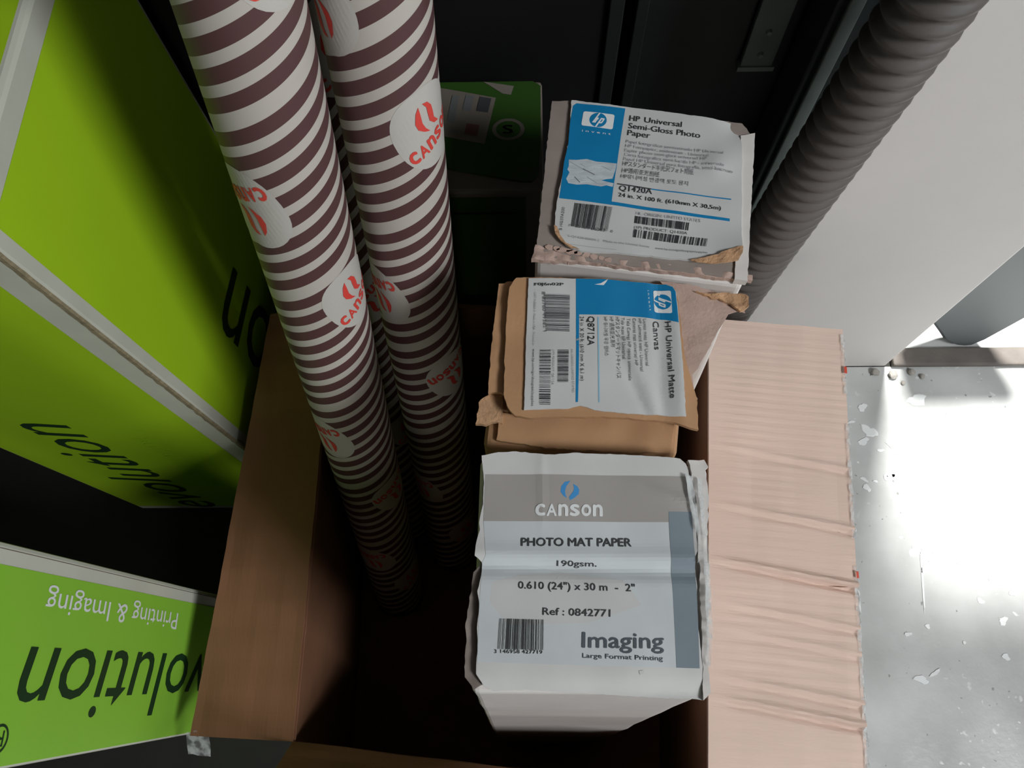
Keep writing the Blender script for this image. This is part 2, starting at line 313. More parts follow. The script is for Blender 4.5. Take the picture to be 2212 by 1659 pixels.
def clear_tape():
    m = mat('clear_tape', 'DDE2E2', 0.15)
    nt = m.node_tree; N, L = nt.nodes, nt.links
    b = N['Principled BSDF']; b.inputs['Alpha'].default_value = 0.55
    n = N.new('ShaderNodeTexNoise'); n.inputs['Scale'].default_value = 120
    tc = N.new('ShaderNodeTexCoord'); L.new(tc.outputs['Object'], n.inputs['Vector'])
    r = N.new('ShaderNodeValToRGB'); r.color_ramp.elements[0].position = 0.4; r.color_ramp.elements[1].position = 0.6
    r.color_ramp.elements[0].color = (0.15,) * 3 + (1,); r.color_ramp.elements[1].color = (0.6,) * 3 + (1,)
    L.new(n.outputs['Fac'], r.inputs['Fac']); L.new(r.outputs['Color'], b.inputs['Alpha'])
clear_tape()

# ------------------------------------------------------------------ object helpers
V = Vector
def root(name, label, cat, base, group=None):
    o = bpy.data.objects.new(name, None); COL.objects.link(o)
    o.location = base; o.empty_display_size = 0.05
    o['label'] = label; o['category'] = cat
    if group: o['group'] = group
    return o
def wpos(o):
    p = V((0, 0, 0))
    while o is not None: p += o.location; o = o.parent
    return p
def make(name, verts, faces, m, parent=None, smooth=False, label=None):
    me = bpy.data.meshes.new(name)
    off = wpos(parent) if parent else V((0, 0, 0))
    me.from_pydata([tuple(V(v) - off) for v in verts], [], faces)
    if isinstance(m, (list, tuple)):
        for x in m: me.materials.append(MATS[x])
    else: me.materials.append(MATS[m])
    me.update()
    o = bpy.data.objects.new(name, me); COL.objects.link(o)
    if parent: o.parent = parent
    if smooth:
        for p in me.polygons: p.use_smooth = True
    if label: o['label'] = label
    return o
def from_bm(name, bm, m, parent=None, smooth=False, label=None):
    bmesh.ops.recalc_face_normals(bm, faces=bm.faces)
    bm.verts.index_update()
    vs_ = [v.co.copy() for v in bm.verts]; fs = [[v.index for v in f.verts] for f in bm.faces]
    bm.free()
    return make(name, vs_, fs, m, parent, smooth, label)
def structure(o):
    o['kind'] = 'structure'; return o
def box_bm(bm, x0, x1, y0, y1, z0, z1, bevel=0.0):
    r = bmesh.ops.create_cube(bm, size=1.0)
    for v in r['verts']:
        v.co = V(((x0 + x1) / 2 + v.co.x * (x1 - x0), (y0 + y1) / 2 + v.co.y * (y1 - y0), (z0 + z1) / 2 + v.co.z * (z1 - z0)))
    if bevel:
        es = list({e for v in r['verts'] for e in v.link_edges})
        bmesh.ops.bevel(bm, geom=es, offset=bevel, segments=2, affect='EDGES', profile=0.5)
    return bm
def box(name, x0, x1, y0, y1, z0, z1, m, parent=None, bevel=0.0, label=None):
    return from_bm(name, box_bm(bmesh.new(), x0, x1, y0, y1, z0, z1, bevel), m, parent, False, label)
def hexa_box(name, top, bot, m, parent, bevel=0.003, cuts=0, dent=0.0):
    """box from a top and a bottom quad (same winding), edges rounded, sides a little dented"""
    bm = bmesh.new()
    t = [bm.verts.new(p) for p in top]; b = [bm.verts.new(p) for p in bot]
    bm.faces.new(t); bm.faces.new(b[::-1])
    for i in range(4):
        j = (i + 1) % 4
        bm.faces.new((t[i], b[i], b[j], t[j]))
    bmesh.ops.recalc_face_normals(bm, faces=bm.faces)
    if bevel: bmesh.ops.bevel(bm, geom=list(bm.edges), offset=bevel, segments=3, affect='EDGES', profile=0.5)
    if cuts:
        bmesh.ops.triangulate(bm, faces=bm.faces)
        zs = [v.co.z for v in bm.verts]; z0, z1 = min(zs), max(zs)
        for k in range(1, cuts):
            g = bm.verts[:] + bm.edges[:] + bm.faces[:]
            bmesh.ops.bisect_plane(bm, geom=g, plane_co=(0, 0, z0 + (z1 - z0) * k / cuts), plane_no=(0, 0, 1))
        for v in bm.verts:
            v.co += v.normal * noise.noise(v.co * 22) * dent
    return from_bm(name, bm, m, parent)
def sheet(name, outline, z, thick, m, parent, h=None, cut=0.006, label=None, jag=0.0, smooth=True):
    """thin sheet of paper or board with the given outline (mm), lying at height z + h(x, y)"""
    pts = [V((p[0] / 1000, p[1] / 1000, 0)) for p in outline]
    if jag:
        out = []
        for i, p in enumerate(pts):
            q = pts[(i + 1) % len(pts)]; n = max(1, int((q - p).length / 0.0025))
            for k in range(n):
                w = p.lerp(q, k / n)
                out.append(w + V((noise.noise(w * 900), noise.noise(w * 900 + V((5, 3, 1))), 0)) * jag)
        pts = out
    bm = bmesh.new()
    f = bm.faces.new([bm.verts.new(p) for p in pts])
    bm.normal_update()
    if f.normal.z < 0: f.normal_flip()
    bmesh.ops.triangulate(bm, faces=bm.faces)
    if h and cut:
        for ax in (0, 1):
            lo = min(p[ax] for p in pts); hi = max(p[ax] for p in pts)
            k = lo + cut
            while k < hi:
                co = [0, 0, 0]; no = [0, 0, 0]; co[ax] = k; no[ax] = 1
                bmesh.ops.bisect_plane(bm, geom=bm.verts[:] + bm.edges[:] + bm.faces[:], plane_co=co, plane_no=no)
                k += cut
    for v in bm.verts: v.co.z = z + (h(v.co.x, v.co.y) if h else 0)
    if thick:
        r = bmesh.ops.extrude_face_region(bm, geom=bm.faces[:])
        for g in r['geom']:
            if isinstance(g, bmesh.types.BMVert): g.co.z -= thick
    o = from_bm(name, bm, m, parent, smooth=True, label=label)
    o.data.set_sharp_from_angle(angle=math.radians(50))
    return o
def panel_vf(A, B, C, D, nu, nv, thick, disp=None, hollow=False):
    """grid over the quad A B C D (u along AB, v along AD) with thickness; returns verts, faces"""
    A, B, C, D = map(V, (A, B, C, D))
    nrm = (B - A).cross(D - A).normalized()
    vs_, fs = [], []
    for side in (0, 1):
        for j in range(nv + 1):
            for i in range(nu + 1):
                u, v = i / nu, j / nv
                p = (A * (1 - u) + B * u) * (1 - v) + (D * (1 - u) + C * u) * v
                d = disp(u, v) if disp else 0.0
                vs_.append(p + nrm * (d - side * thick))
    n1 = (nu + 1) * (nv + 1)
    idx = lambda i, j, s: s * n1 + j * (nu + 1) + i
    for j in range(nv):
        for i in range(nu):
            fs.append((idx(i, j, 0), idx(i + 1, j, 0), idx(i + 1, j + 1, 0), idx(i, j + 1, 0)))
            fs.append((idx(i, j + 1, 1), idx(i + 1, j + 1, 1), idx(i + 1, j, 1), idx(i, j, 1)))
    if not hollow:
        for i in range(nu):
            fs.append((idx(i, 0, 0), idx(i, 0, 1), idx(i + 1, 0, 1), idx(i + 1, 0, 0)))
            fs.append((idx(i, nv, 0), idx(i + 1, nv, 0), idx(i + 1, nv, 1), idx(i, nv, 1)))
        for j in range(nv):
            fs.append((idx(0, j, 0), idx(0, j + 1, 0), idx(0, j + 1, 1), idx(0, j, 1)))
            fs.append((idx(nu, j, 0), idx(nu, j, 1), idx(nu, j + 1, 1), idx(nu, j + 1, 0)))
    return vs_, fs
def panel(name, A, B, C, D, nu, nv, thick, m, parent, disp=None, label=None):
    v, f = panel_vf(A, B, C, D, nu, nv, thick, disp)
    return make(name, v, f, m, parent, False, label)

# ---- lettering
_tc = {}
def text_vf(s, bold=0, shear=0.0):
    key = (s, bold, shear)
    if key in _tc: return _tc[key]
    cu = bpy.data.curves.new('t', 'FONT'); cu.body = s; cu.size = 1.0
    cu.dimensions = '2D'; cu.fill_mode = 'FRONT'; cu.resolution_u = 3; cu.shear = shear
    ob = bpy.data.objects.new('t', cu); COL.objects.link(ob)
    dg = bpy.context.evaluated_depsgraph_get()
    me = ob.evaluated_get(dg).to_mesh()
    vs_ = [(v.co.x, v.co.y) for v in me.vertices]; fs = [list(p.vertices) for p in me.polygons]
    ob.evaluated_get(dg).to_mesh_clear()
    bpy.data.objects.remove(ob); bpy.data.curves.remove(cu)
    if bold:
        w = (0, 0.016, 0.034, 0.055)[bold]; n = len(vs_); sh = ((0, 0), (w, 0), (w / 2, w / 2), (w / 2, -w / 3))
        fs = [[i + n * k for i in f] for k in range(4) for f in fs]
        vs_ = [(x + dx, y + dy) for dx, dy in sh for x, y in vs_]
    _tc[key] = (vs_, fs)
    return vs_, fs
CAP = max(v[1] for v in text_vf('H')[0])
class Print:
    """collects flat print (2D points in metres) of one label, one mesh per name and ink"""
    def __init__(self): self.g = {}; self.k = 0; self.join = False; self.layer = 0
    def add(self, name, m, pts, faces, e=None):
        self.k += 1
        vs_, fs = self.g.setdefault((name, m, self.k if name not in ('emblem', 'logo_lettering', 'logo_flame') and not self.join else 0), ([], []))
        n = len(vs_)
        if e is None:
            if name in ('printed_panel', 'rule'):
                self.layer += 1; e = 0.00010 + 0.00002 * self.layer
            else: e = 0.00042
        vs_ += [(p[0], p[1], e) for p in pts]
        fs += [[i + n for i in f] for f in faces]
    def text(self, name, m, s, bl, br, tl, bold=0):
        vs_, fs = text_vf(s, bold)
        if not vs_: return
        x0 = min(v[0] for v in vs_); x1 = max(v[0] for v in vs_)
        bl, br, tl = V(bl), V(br), V(tl)
        pts = [bl + (br - bl) * ((x - x0) / (x1 - x0)) + (tl - bl) * (y / CAP) for x, y in vs_]
        self.add(name, m, pts, fs)
    def word(self, name, m, s, bl, br, tl):
        """unicase wordmark: every letter fitted into the same height"""
        bl, br, tl = V(bl), V(br), V(tl)
        n = len(s); self.join = name == 'lettering'
        for i, ch in enumerate(s):
            vs_, fs = text_vf(ch, 3)
            x0 = min(v[0] for v in vs_); x1 = max(v[0] for v in vs_)
            y0 = min(v[1] for v in vs_); y1 = max(v[1] for v in vs_)
            a = (i + 0.05) / n; b = (i + 0.93) / n
            pts = [bl + (br - bl) * (a + (b - a) * (x - x0) / (x1 - x0)) + (tl - bl) * ((y - y0) / (y1 - y0)) for x, y in vs_]
            self.add(name, m, pts, fs)
        self.join = False
    def poly(self, name, m, pts, e=None):
        self.add(name, m, pts, [list(range(len(pts)))], e)
    def line(self, name, m, a, b, w):
        a, b = V(a), V(b); d = (b - a).normalized(); n = V((-d.y, d.x)) * w / 2
        self.poly(name, m, [a - n, b - n, b + n, a + n])
    def bars(self, name, m, q, seed):
        r = random.Random(seed); q = [V(p) for p in q]; x = 0.0; pts = []; fs = []
        while x < 1.0:
            w = r.choice((1, 1, 1, 2, 2, 3)) * 0.0085
            x1 = min(1.0, x + w); k = len(pts)
            ext = 0.0
            pts += [q[0].lerp(q[1], x), q[0].lerp(q[1], x1), q[3].lerp(q[2], x1), q[3].lerp(q[2], x)]
            fs.append([k, k + 1, k + 2, k + 3])
            x = x1 + r.choice((1, 1, 1, 2, 2, 3)) * 0.0085
        self.add(name, m, pts, fs)
    def hp(self, q):
        TL, TR, BR, BL, C, E = [V(p) for p in q]
        def bl(u, v): return (TL * (1 - u) + TR * u) * (1 - v) + (BL * (1 - u) + BR * u) * v   # v down
        pts = []; rx, ry = 0.07, 0.11
        for cx, cy, a0 in ((1 - rx, ry, -90), (1 - rx, 1 - ry, 0), (rx, 1 - ry, 90), (rx, ry, 180)):
            for k in range(5):
                a = math.radians(a0 + k * 22.5); pts.append(bl(cx + rx * math.cos(a), cy + ry * math.sin(a)))
        self.poly('emblem', 'print_white', pts, 0.00030)
        ar = (TR - TL).length / (TL - BL).length
        R = 0.49
        c = [bl(0.5 + R / ar * math.cos(a), 0.5 + R * math.sin(a)) for a in [k * math.tau / 28 for k in range(28)]]
        self.poly('emblem', 'print_blue', c, 0.00036)
        # slanted monogram: h with tall stem, p with long tail
        def stroke(p0, p1, w):
            (a, b), (c_, d) = p0, p1
            self.poly('emblem', 'print_white', [bl(0.5 + (a - w) / ar, b), bl(0.5 + (a + w) / ar, b), bl(0.5 + (c_ + w) / ar, d), bl(0.5 + (c_ - w) / ar, d)])
        w = 0.045
        stroke((0.05, 0.0), (-0.27, 0.72), w)
        stroke((-0.02, 0.36), (-0.17, 0.72), w)
        self.poly('emblem', 'print_white', [bl(0.5 + a / ar, b) for a, b in ((-0.14, 0.36), (0.02, 0.34), (0.03, 0.42), (-0.02, 0.52), (-0.05, 0.42), (-0.16, 0.43))])
        stroke((0.19, 0.36), (-0.08, 1.0), w)
        stroke((0.33, 0.40), (0.22, 0.66), w)
        self.poly('emblem', 'print_white', [bl(0.5 + a / ar, b) for a, b in ((0.16, 0.34), (0.34, 0.34), (0.38, 0.40), (0.34, 0.44), (0.12, 0.44))])
        self.poly('emblem', 'print_white', [bl(0.5 + a / ar, b) for a, b in ((0.04, 0.64), (0.24, 0.62), (0.26, 0.67), (0.20, 0.72), (0.01, 0.72))])
    def items(self, items):
        f = 0.001
        s2 = lambda p: (p[0] * f, p[1] * f)
        for it in items:
            k = it[0]
            if k == 'poly': self.poly('printed_panel', it[1], [s2(p) for p in it[2]])
            elif k == 'text':
                nm = 'lettering' if it[1] in ('ink', 'ink_slate', 'print_white') else 'small_print'
                self.text(nm, it[1], it[2], *[s2(p) for p in it[3]], bold=it[4])
            elif k == 'word': self.word('lettering', it[1], it[2], *[s2(p) for p in it[3]])
            elif k == 'bars': self.bars('barcode', it[1], [s2(p) for p in it[2]], it[3])
            elif k == 'line': self.line('rule', it[1], s2(it[2][0]), s2(it[2][1]), it[3] * f)
            elif k == 'hp': self.hp([s2(p) for p in it[1]])
    def build(self, parent, mapping, cut=None):
        for (name, m, _), (vs_, fs) in self.g.items():
            bm = bmesh.new()
            bv = [bm.verts.new(v) for v in vs_]
            for f in fs:
                try: bm.faces.new([bv[i] for i in f])
                except ValueError: pass
            if cut and name in ('printed_panel', 'emblem', 'rule', 'barcode', 'logo_ground', 'logo_lettering', 'logo_flame'):
                bmesh.ops.triangulate(bm, faces=bm.faces)
                for ax in (0, 1):
                    xs = [v.co[ax] for v in bm.verts]; k = min(xs) + cut; hi = max(xs)
                    while k < hi:
                        co = [0, 0, 0]; no = [0, 0, 0]; co[ax] = k; no[ax] = 1
                        bmesh.ops.bisect_plane(bm, geom=bm.verts[:] + bm.edges[:] + bm.faces[:], plane_co=co, plane_no=no)
                        k += cut
            bm.verts.index_update()
            vv = [mapping(v.co.x, v.co.y, v.co.z) for v in bm.verts]
            ff = [[v.index for v in f.verts] for f in bm.faces]
            bm.free()
            make(name, vv, ff, m, parent)

# ------------------------------------------------------------------ the setting
structure(box('floor_dark', -2.2, -0.18, -2.6, 0.435, -0.05, 0.0, 'floor_shade'))
floor = structure(box('floor', -0.18, 2.6, -2.6, 0.435, -0.05, 0.0, 'concrete'))
ground = structure(box('floor_outside', 0.56, 3.2, 0.435, 3.2, -0.05, 0.001, 'concrete_outside'))
structure(box('floor_recess', -2.2, 0.56, 0.435, 1.4, -0.05, 0.0, 'floor_shade'))
wall = structure(box('wall_back', 0.278, 0.548, 0.435, 0.62, 0.0, 2.5, 'wall_paint', bevel=0.004))
structure(box('wall_lintel', 0.548, 1.55, 0.435, 0.62, 2.05, 2.5, 'wall_paint'))
structure(box('wall_jamb', 1.55, 2.6, 0.435, 0.62, 0.0, 2.5, 'wall_paint'))
structure(box('wall_recess', -2.2, 0.278, 1.3, 1.4, 0.0, 2.5, 'black_steel'))
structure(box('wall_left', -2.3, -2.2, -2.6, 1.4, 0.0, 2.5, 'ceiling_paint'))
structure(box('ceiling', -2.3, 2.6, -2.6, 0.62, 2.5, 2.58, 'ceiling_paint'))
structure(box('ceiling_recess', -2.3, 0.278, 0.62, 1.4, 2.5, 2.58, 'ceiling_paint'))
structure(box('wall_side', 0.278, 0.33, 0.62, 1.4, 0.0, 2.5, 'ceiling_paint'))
# door sill between shop floor and the sunny ground outside
sill = bmesh.new()
box_bm(sill, 0.556, 1.55, 0.433, 0.462, 0.0, 0.012, 0.003)
structure(from_bm('trim_1', sill, 'threshold'))

# paint splashes dried on the concrete
def splash(x, y, rx, ry, rot, seed):
    r = random.Random(seed); n = 18; pts = []
    ph = [r.uniform(0, 6.28) for _ in range(3)]
    for k in range(n):
        a = k / n * math.tau
        q = 1 + 0.22 * math.sin(2 * a + ph[0]) + 0.16 * math.sin(3 * a + ph[1]) + 0.10 * math.sin(7 * a + ph[2])
        px, py = rx * q * math.cos(a), ry * q * math.sin(a)
        pts.append((x + px * math.cos(rot) - py * math.sin(rot), y + px * math.sin(rot) + py * math.cos(rot)))
    vs_ = [(p[0], p[1], 0.0003) for p in pts] + [(x + (p[0] - x) * 0.86, y + (p[1] - y) * 0.86, 0.0010) for p in pts]
    fs = [(k, (k + 1) % n, n + (k + 1) % n, n + k) for k in range(n)] + [tuple(range(n, 2 * n))]
    make('paint_splash', vs_, fs, 'paint', floor)
for i, (x, y, rx, ry, ro) in enumerate([
        (586, 381, 16, 8, 0), (507, 333, 11, 9, -.8), (496, 317, 9, 5, .2), (483, 347, 5, 2.5, .2), (519, 303, 5, 3, 0), (535, 310, 9, 2.5, -.6),
        (547, 294, 12, 2.5, -.6), (551, 323, 9, 3, .1), (575, 288, 4, 4, 0), (533, 265, 5, 4, 0), (521, 262, 5, 5, 0), (488, 260, 6, 3, -.4),
        (490, 248, 5, 6, 0), (568, 252, 7, 2.5, 0), (567, 244, 8, 3.5, 0), (503, 370, 7, 6, 0), (555, 269, 4, 3, 0), (504, 257, 4, 2, 0),
        (543, 158, 8, 9, .4), (551, 131, 7, 5, 1), (625, 173, 11, 7, 0), (571, 156, 4, 3, 0), (644, 64, 7, 5, .3), (658, 146, 8, 6, 0),
        (541, 57, 4, 3, 0), (528, 265, 6, 3, .2), (586, 36, 3, 2, 0), (637, 18, 6, 4, 0), (513, 47, 5, 3, 0), (619, 90, 5, 4, 0), (545, 115, 1.5, 40, -.12),
        (610, 165, 4, 3, 0), (640, 120, 5, 4, .5), (600, 140, 3, 2, 0), (665, 100, 6, 4, .2), (520, -10, 10, 5, 0), (540, -2, 8, 3, .6)]):
    splash(x / 1000, y / 1000, rx / 1000, ry / 1000, ro, i)

# ------------------------------------------------------------------ green paper boxes at the left
def plane_text(parent, items, O, ex, ey, nrm):
    """items: (ink, text, x0, width, y0, cap height, bold, shear) on the plane O + x ex + y ey"""
    O, ex, ey, nrm = map(V, (O, ex, ey, nrm))
    for m, s, x0, w, y0, cap, bold, shear in items:
        vs_, fs = text_vf(s, bold, shear)
        a = min(v[0] for v in vs_); b = max(v[0] for v in vs_)
        pts = [O + ex * (x0 + (x - a) / (b - a) * w) + ey * (y0 + y / CAP * cap) + nrm * 0.0004 for x, y in vs_]
        make('lettering', pts, fs, m, parent)
def ring_pts(cx, cy, r0, r1, n=28):
    return [(cx + r0 * math.cos(k / n * math.tau), cy + r0 * math.sin(k / n * math.tau)) for k in range(n)], [(cx + r1 * math.cos(k / n * math.tau), cy + r1 * math.sin(k / n * math.tau)) for k in range(n)]

# tall bright green carton
g1 = root('paper_carton', 'tall bright lime green carton with white borders beside the striped tubes', 'box', (-0.43, 0.355, 0.0))
X1, Y0, Y1, ZT = -0.298, 0.2215, 0.490, 0.752
body = box('body', -0.56, X1, Y0, Y1, 0.0, ZT, 'box_border', g1, 0.004)
def inset(name, pts, m, parent):
    """thin printed field laid on a box face"""
    n = len(pts); a, b, c = map(V, pts[:3]); nr = (b - a).cross(c - b).normalized()
    vs_ = [V(p) + nr * 0.0003 for p in pts]
    return make(name, vs_, [tuple(range(n))], m, parent)
inset('printed_face', [(X1, Y0 + .0135, 0.02), (X1, Y1 - .006, 0.02), (X1, Y1 - .006, ZT - .019), (X1, Y0 + .0135, ZT - .019)], 'lime', body)
inset('printed_face', [(-0.555, Y0, 0.02), (X1 - .024, Y0, 0.02), (X1 - .024, Y0, ZT - .019), (-0.555, Y0, ZT - .019)], 'lime', body)
inset('printed_face', [(-0.555, Y0 + .006, ZT), (X1 - .006, Y0 + .006, ZT), (X1 - .006, Y1 - .006, ZT), (-0.555, Y1 - .006, ZT)], 'lime', body)
plane_text(body, [('green_ink', 'olution', 0.03, 0.392, 0.0, 0.110, 0, 0.22)], (X1 + .0003, 0.386, 0.0), (0, 0, 1), (0, -1, 0), (1, 0, 0))
plane_text(body, [('green_ink', 'evolution', 0.015, 0.395, 0.0, 0.068, 0, 0.22), ('lime', 'Printing & Imaging', 0.06, 0.30, -0.055, 0.018, 0, 0)], (-0.441, Y0 - .0003, 0.0), (0, 0, 1), (-1, 0, 0), (0, -1, 0))
# worn board along the corner edge
bm = bmesh.new()
pv = None
for k in range(150):
    z = 0.02 + k * 0.005
    w0 = 0.0012 + 0.0010 * noise.noise(V((k * .6, 0, 0))); w1 = 0.0030 + 0.0014 * noise.noise(V((k * .5, 7, 0)))
    a = bm.verts.new((X1 - w1 - .001, Y0 - .0004, z)); b = bm.verts.new((X1 - .0008, Y0 - .0003, z)); c = bm.verts.new((X1 + .0004, Y0 + .0010 + w0 * .3, z))
    if pv: bm.faces.new((pv[0], pv[1], b, a)); bm.faces.new((pv[1], pv[2], c, b))
    pv = (a, b, c)
from_bm('worn_edge', bm, 'box_raw', g1)

# narrower green carton, upside-down lettering
g2 = root('paper_carton', 'green roll carton with dark lettering running up its side, behind cardboard flap', 'box', (-0.392, 0.009, 0.0))
X2, A0, A1 = -0.325, -0.0570, 0.0757
ZT2 = 0.69
body = box('body', -0.46, X2, A0, A1, 0.0, ZT2, 'box_border', g2, 0.003)
inset('printed_face', [(X2, A0 + .002, 0.015), (X2, A1 - .0137, 0.015), (X2, A1 - .0137, ZT2 - .015), (X2, A0 + .002, ZT2 - .015)], 'green_box', body)
inset('printed_face', [(X2 - .006, A1, 0.015), (-0.455, A1, 0.015), (-0.455, A1, ZT2 - .015), (X2 - .006, A1, ZT2 - .015)], 'green_box', body)
inset('printed_face', [(-0.455, A0, 0.015), (X2 - .006, A0, 0.015), (X2 - .006, A0, ZT2 - .015), (-0.455, A0, ZT2 - .015)], 'green_box', body)
inset('printed_face', [(-0.455, A0 + .005, ZT2), (X2 - .005, A0 + .005, ZT2), (X2 - .005, A1 - .005, ZT2), (-0.455, A1 - .005, ZT2)], 'green_box', body)
plane_text(body, [('green_ink', 'evolution', 0.240, 0.340, 0.0, 0.0505, 0, 0.2), ('print_white', 'Printing & Imaging', 0.362, 0.207, -0.0355, 0.0143, 0, 0.0)], (X2 + .0003, 0.015, 0.0), (0, 0, 1), (0, -1, 0), (1, 0, 0))
# registered mark: ring with R
i_, o_ = ring_pts(0.588, -0.039, 0.0070, 0.0086)
make('registered_mark', [(X2 + .0007, y, z) for z, y in i_ + o_], [(k, (k + 1) % 28, 28 + (k + 1) % 28, 28 + k) for k in range(28)], 'green_ink', body)
plane_text(body, [('green_ink', 'R', 0.584, 0.008, 0.0, 0.009, 0, 0)], (X2 + .0003, -0.0345, 0.0), (0, 0, 1), (0, -1, 0), (1, 0, 0))
lidline = box('flap_seam', X2 - .0002, X2 + .0003, A1 - .0045, A1 - .0040, 0.0, ZT2, 'box_edge', g2)

# low green carton behind the tubes
g3 = root('paper_carton', 'dark green carton with round emblem and stuck-on label, behind the striped tubes', 'box', (-0.09, 0.43, 0.0))
B = dict(x0=-0.20, x1=0.016, y0=0.372, y1=0.486, z=0.56)
body = box('body', B['x0'], B['x1'], B['y0'], B['y1'], 0.0, B['z'], 'border_shaded', g3, 0.003)
lid = [(-195, 376 + 8), (-120, 384), (-60, 384)]
top_pts = [(-195, 394), (-64, 394), (-30, 386), (-4, 380.5), (6, 380), (12, 388), (14, 420), (14.5, 478), (8, 483), (-195, 483)]
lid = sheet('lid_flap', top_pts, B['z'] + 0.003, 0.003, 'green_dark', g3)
inset('printed_face', [(B['x0'] + .01, B['y0'], 0.02), (B['x1'] - .015, B['y0'], 0.02), (B['x1'] - .015, B['y0'], B['z'] - .008), (B['x0'] + .01, B['y0'], B['z'] - .008)], 'green_dark', body)
lab = sheet('stuck_label', [(-112, 484), (-68.3, 475.5), (-24.4, 465.1), (-33.5, 417.0), (-68.3, 425.3), (-110, 436)], B['z'] + .0036, 0.0004, 'border_shaded', lid)
pr = Print()
for m, q in (('ink', [(-38, 466), (-28, 464), (-31, 449), (-41, 451)]), ('ink_grey', [(-50, 468), (-43, 467), (-46, 450), (-53, 452)]), ('ink_grey', [(-62, 468), (-56, 467), (-60, 438), (-66, 440)]),
             ('label_red_shaded', [(-49, 438), (-38, 436), (-40, 424), (-51, 427)]), ('ink_grey', [(-62, 432), (-55, 431), (-57, 428), (-64, 429)])):
    pr.poly('label_print', m, [(a / 1000, b / 1000) for a, b in q])
pr.build(lid, lambda x, y, e: (x, y, B['z'] + .0037 + e))
i_, o_ = ring_pts(-0.0134, 0.4318, 0.0105, 0.0138)
make('round_emblem', [(x, y * 0.82 + 0.4318 * 0.18, B['z'] + .0034) for x, y in i_ + o_], [(k, (k + 1) % 28, 28 + (k + 1) % 28, 28 + k) for k in range(28)], 'border_shaded', lid)
pr = Print()
pr.text('round_emblem', 'border_shaded', 'S', (-0.0185, 0.4275), (-0.009, 0.4275), (-0.0185, 0.436), 2)
pr.build(lid, lambda x, y, e: (x, y, B['z'] + .0032 + e))
sheet('tape_patch', [(-35.5, 482.8), (-8.8, 477.5), (-11.2, 468.3), (-18.2, 469.4)], B['z'] + .0036, 0.0004, 'border_shaded', lid)
plane_text(body, [('green_ink', 'www.evolution-paper.com', 0.0, 0.062, 0.0, 0.005, 2, 0)], (-0.068, B['y0'] - .0003, 0.527), (1, 0, 0), (0, 0, 1), (0, -1, 0))

# ------------------------------------------------------------------ dark steel cabinet behind
cb = root('steel_cabinet', 'dark green-black steel cabinet with raised door edges behind the boxes', 'cabinet', (-0.2, 0.75, 0.0))
box('body', -0.75, 0.262, 0.52, 0.98, 0.0, 1.75, 'black_steel', cb, 0.003)
for x0, x1, m in ((-0.74, -0.27, 'black_steel'), (-0.262, 0.082, 'black_steel'), (0.092, 0.255, 'dark_steel')):
    d = box('door', x0, x1, 0.508, 0.522, 0.03, 1.72, m, cb, 0.003)
    box('door_edge', x1 - 0.012, x1, 0.503, 0.509, 0.03, 1.72, 'dark_steel', d, 0.001)
    box('door_edge', x0, x0 + 0.010, 0.503, 0.509, 0.03, 1.72, 'dark_steel', d, 0.001)
hp_ = box('hinge_plate', 0.190, 0.218, 0.498, 0.504, 0.56, 1.10, 'steel_plate', cb, 0.001)
box('plate_lip', 0.188, 0.220, 0.4965, 0.5045, 0.556, 0.561, 'steel_edge', hp_)
for z in (0.575, 0.60):
    bm = bmesh.new(); bmesh.ops.create_cone(bm, cap_ends=True, segments=10, radius1=0.003, radius2=0.002, depth=0.003, matrix=Matrix.Translation((0.204, 0.4968, z)) @ Matrix.Rotation(math.pi / 2, 4, 'X'))
    from_bm('rivet', bm, 'steel_edge', hp_)
pst = box('corner_post', 0.228, 0.262, 0.455, 0.50, 0.0, 1.75, 'dark_steel', cb, 0.002)
box('edge_strip', 0.236, 0.2475, 0.4515, 0.4555, 0.0, 1.75, 'steel_edge', pst, 0.001)

# ------------------------------------------------------------------ ribbed hose against the wall
hr = root('ribbed_hose', 'thick grey ribbed plastic hose running down beside the white wall', 'hose', (0.228, 0.400, 0.0))
def hose_center(z):
    return V((0.226 + 0.048 * z - 0.004 * math.sin(z * 4), 0.400, z))
vs_, fs = [], []; ns = 28; pitch = 0.0150; zmax = 1.02; rows = int(zmax / pitch * 6)
for k in range(rows + 1):
    z = zmax * k / rows
    c = hose_center(z)
    for i in range(ns):
        a = i / ns * math.tau
        ph = (z / pitch - a / math.tau) * math.tau
        r = 0.0264 + 0.0028 * math.tanh(1.6 * math.sin(ph))
        vs_.append((c.x + r * math.cos(a), c.y + r * math.sin(a), z))
for k in range(rows):
    for i in range(ns):
        j = (i + 1) % ns
        fs.append((k * ns + i, k * ns + j, (k + 1) * ns + j, (k + 1) * ns + i))
fs.append(tuple(range(ns))[::-1]); fs.append(tuple(range(rows * ns, rows * ns + ns)))
make('hose_wall', vs_, fs, 'hose_plastic', hr, True)
# wall clips that hold it
for z in (0.92,):
    c = hose_center(z); bm = bmesh.new()
    box_bm(bm, c.x - .034, c.x + .034, 0.428, 0.4345, z - .01, z + .01, 0.002)
    from_bm('wall_clip', bm, 'steel_plate', hr)

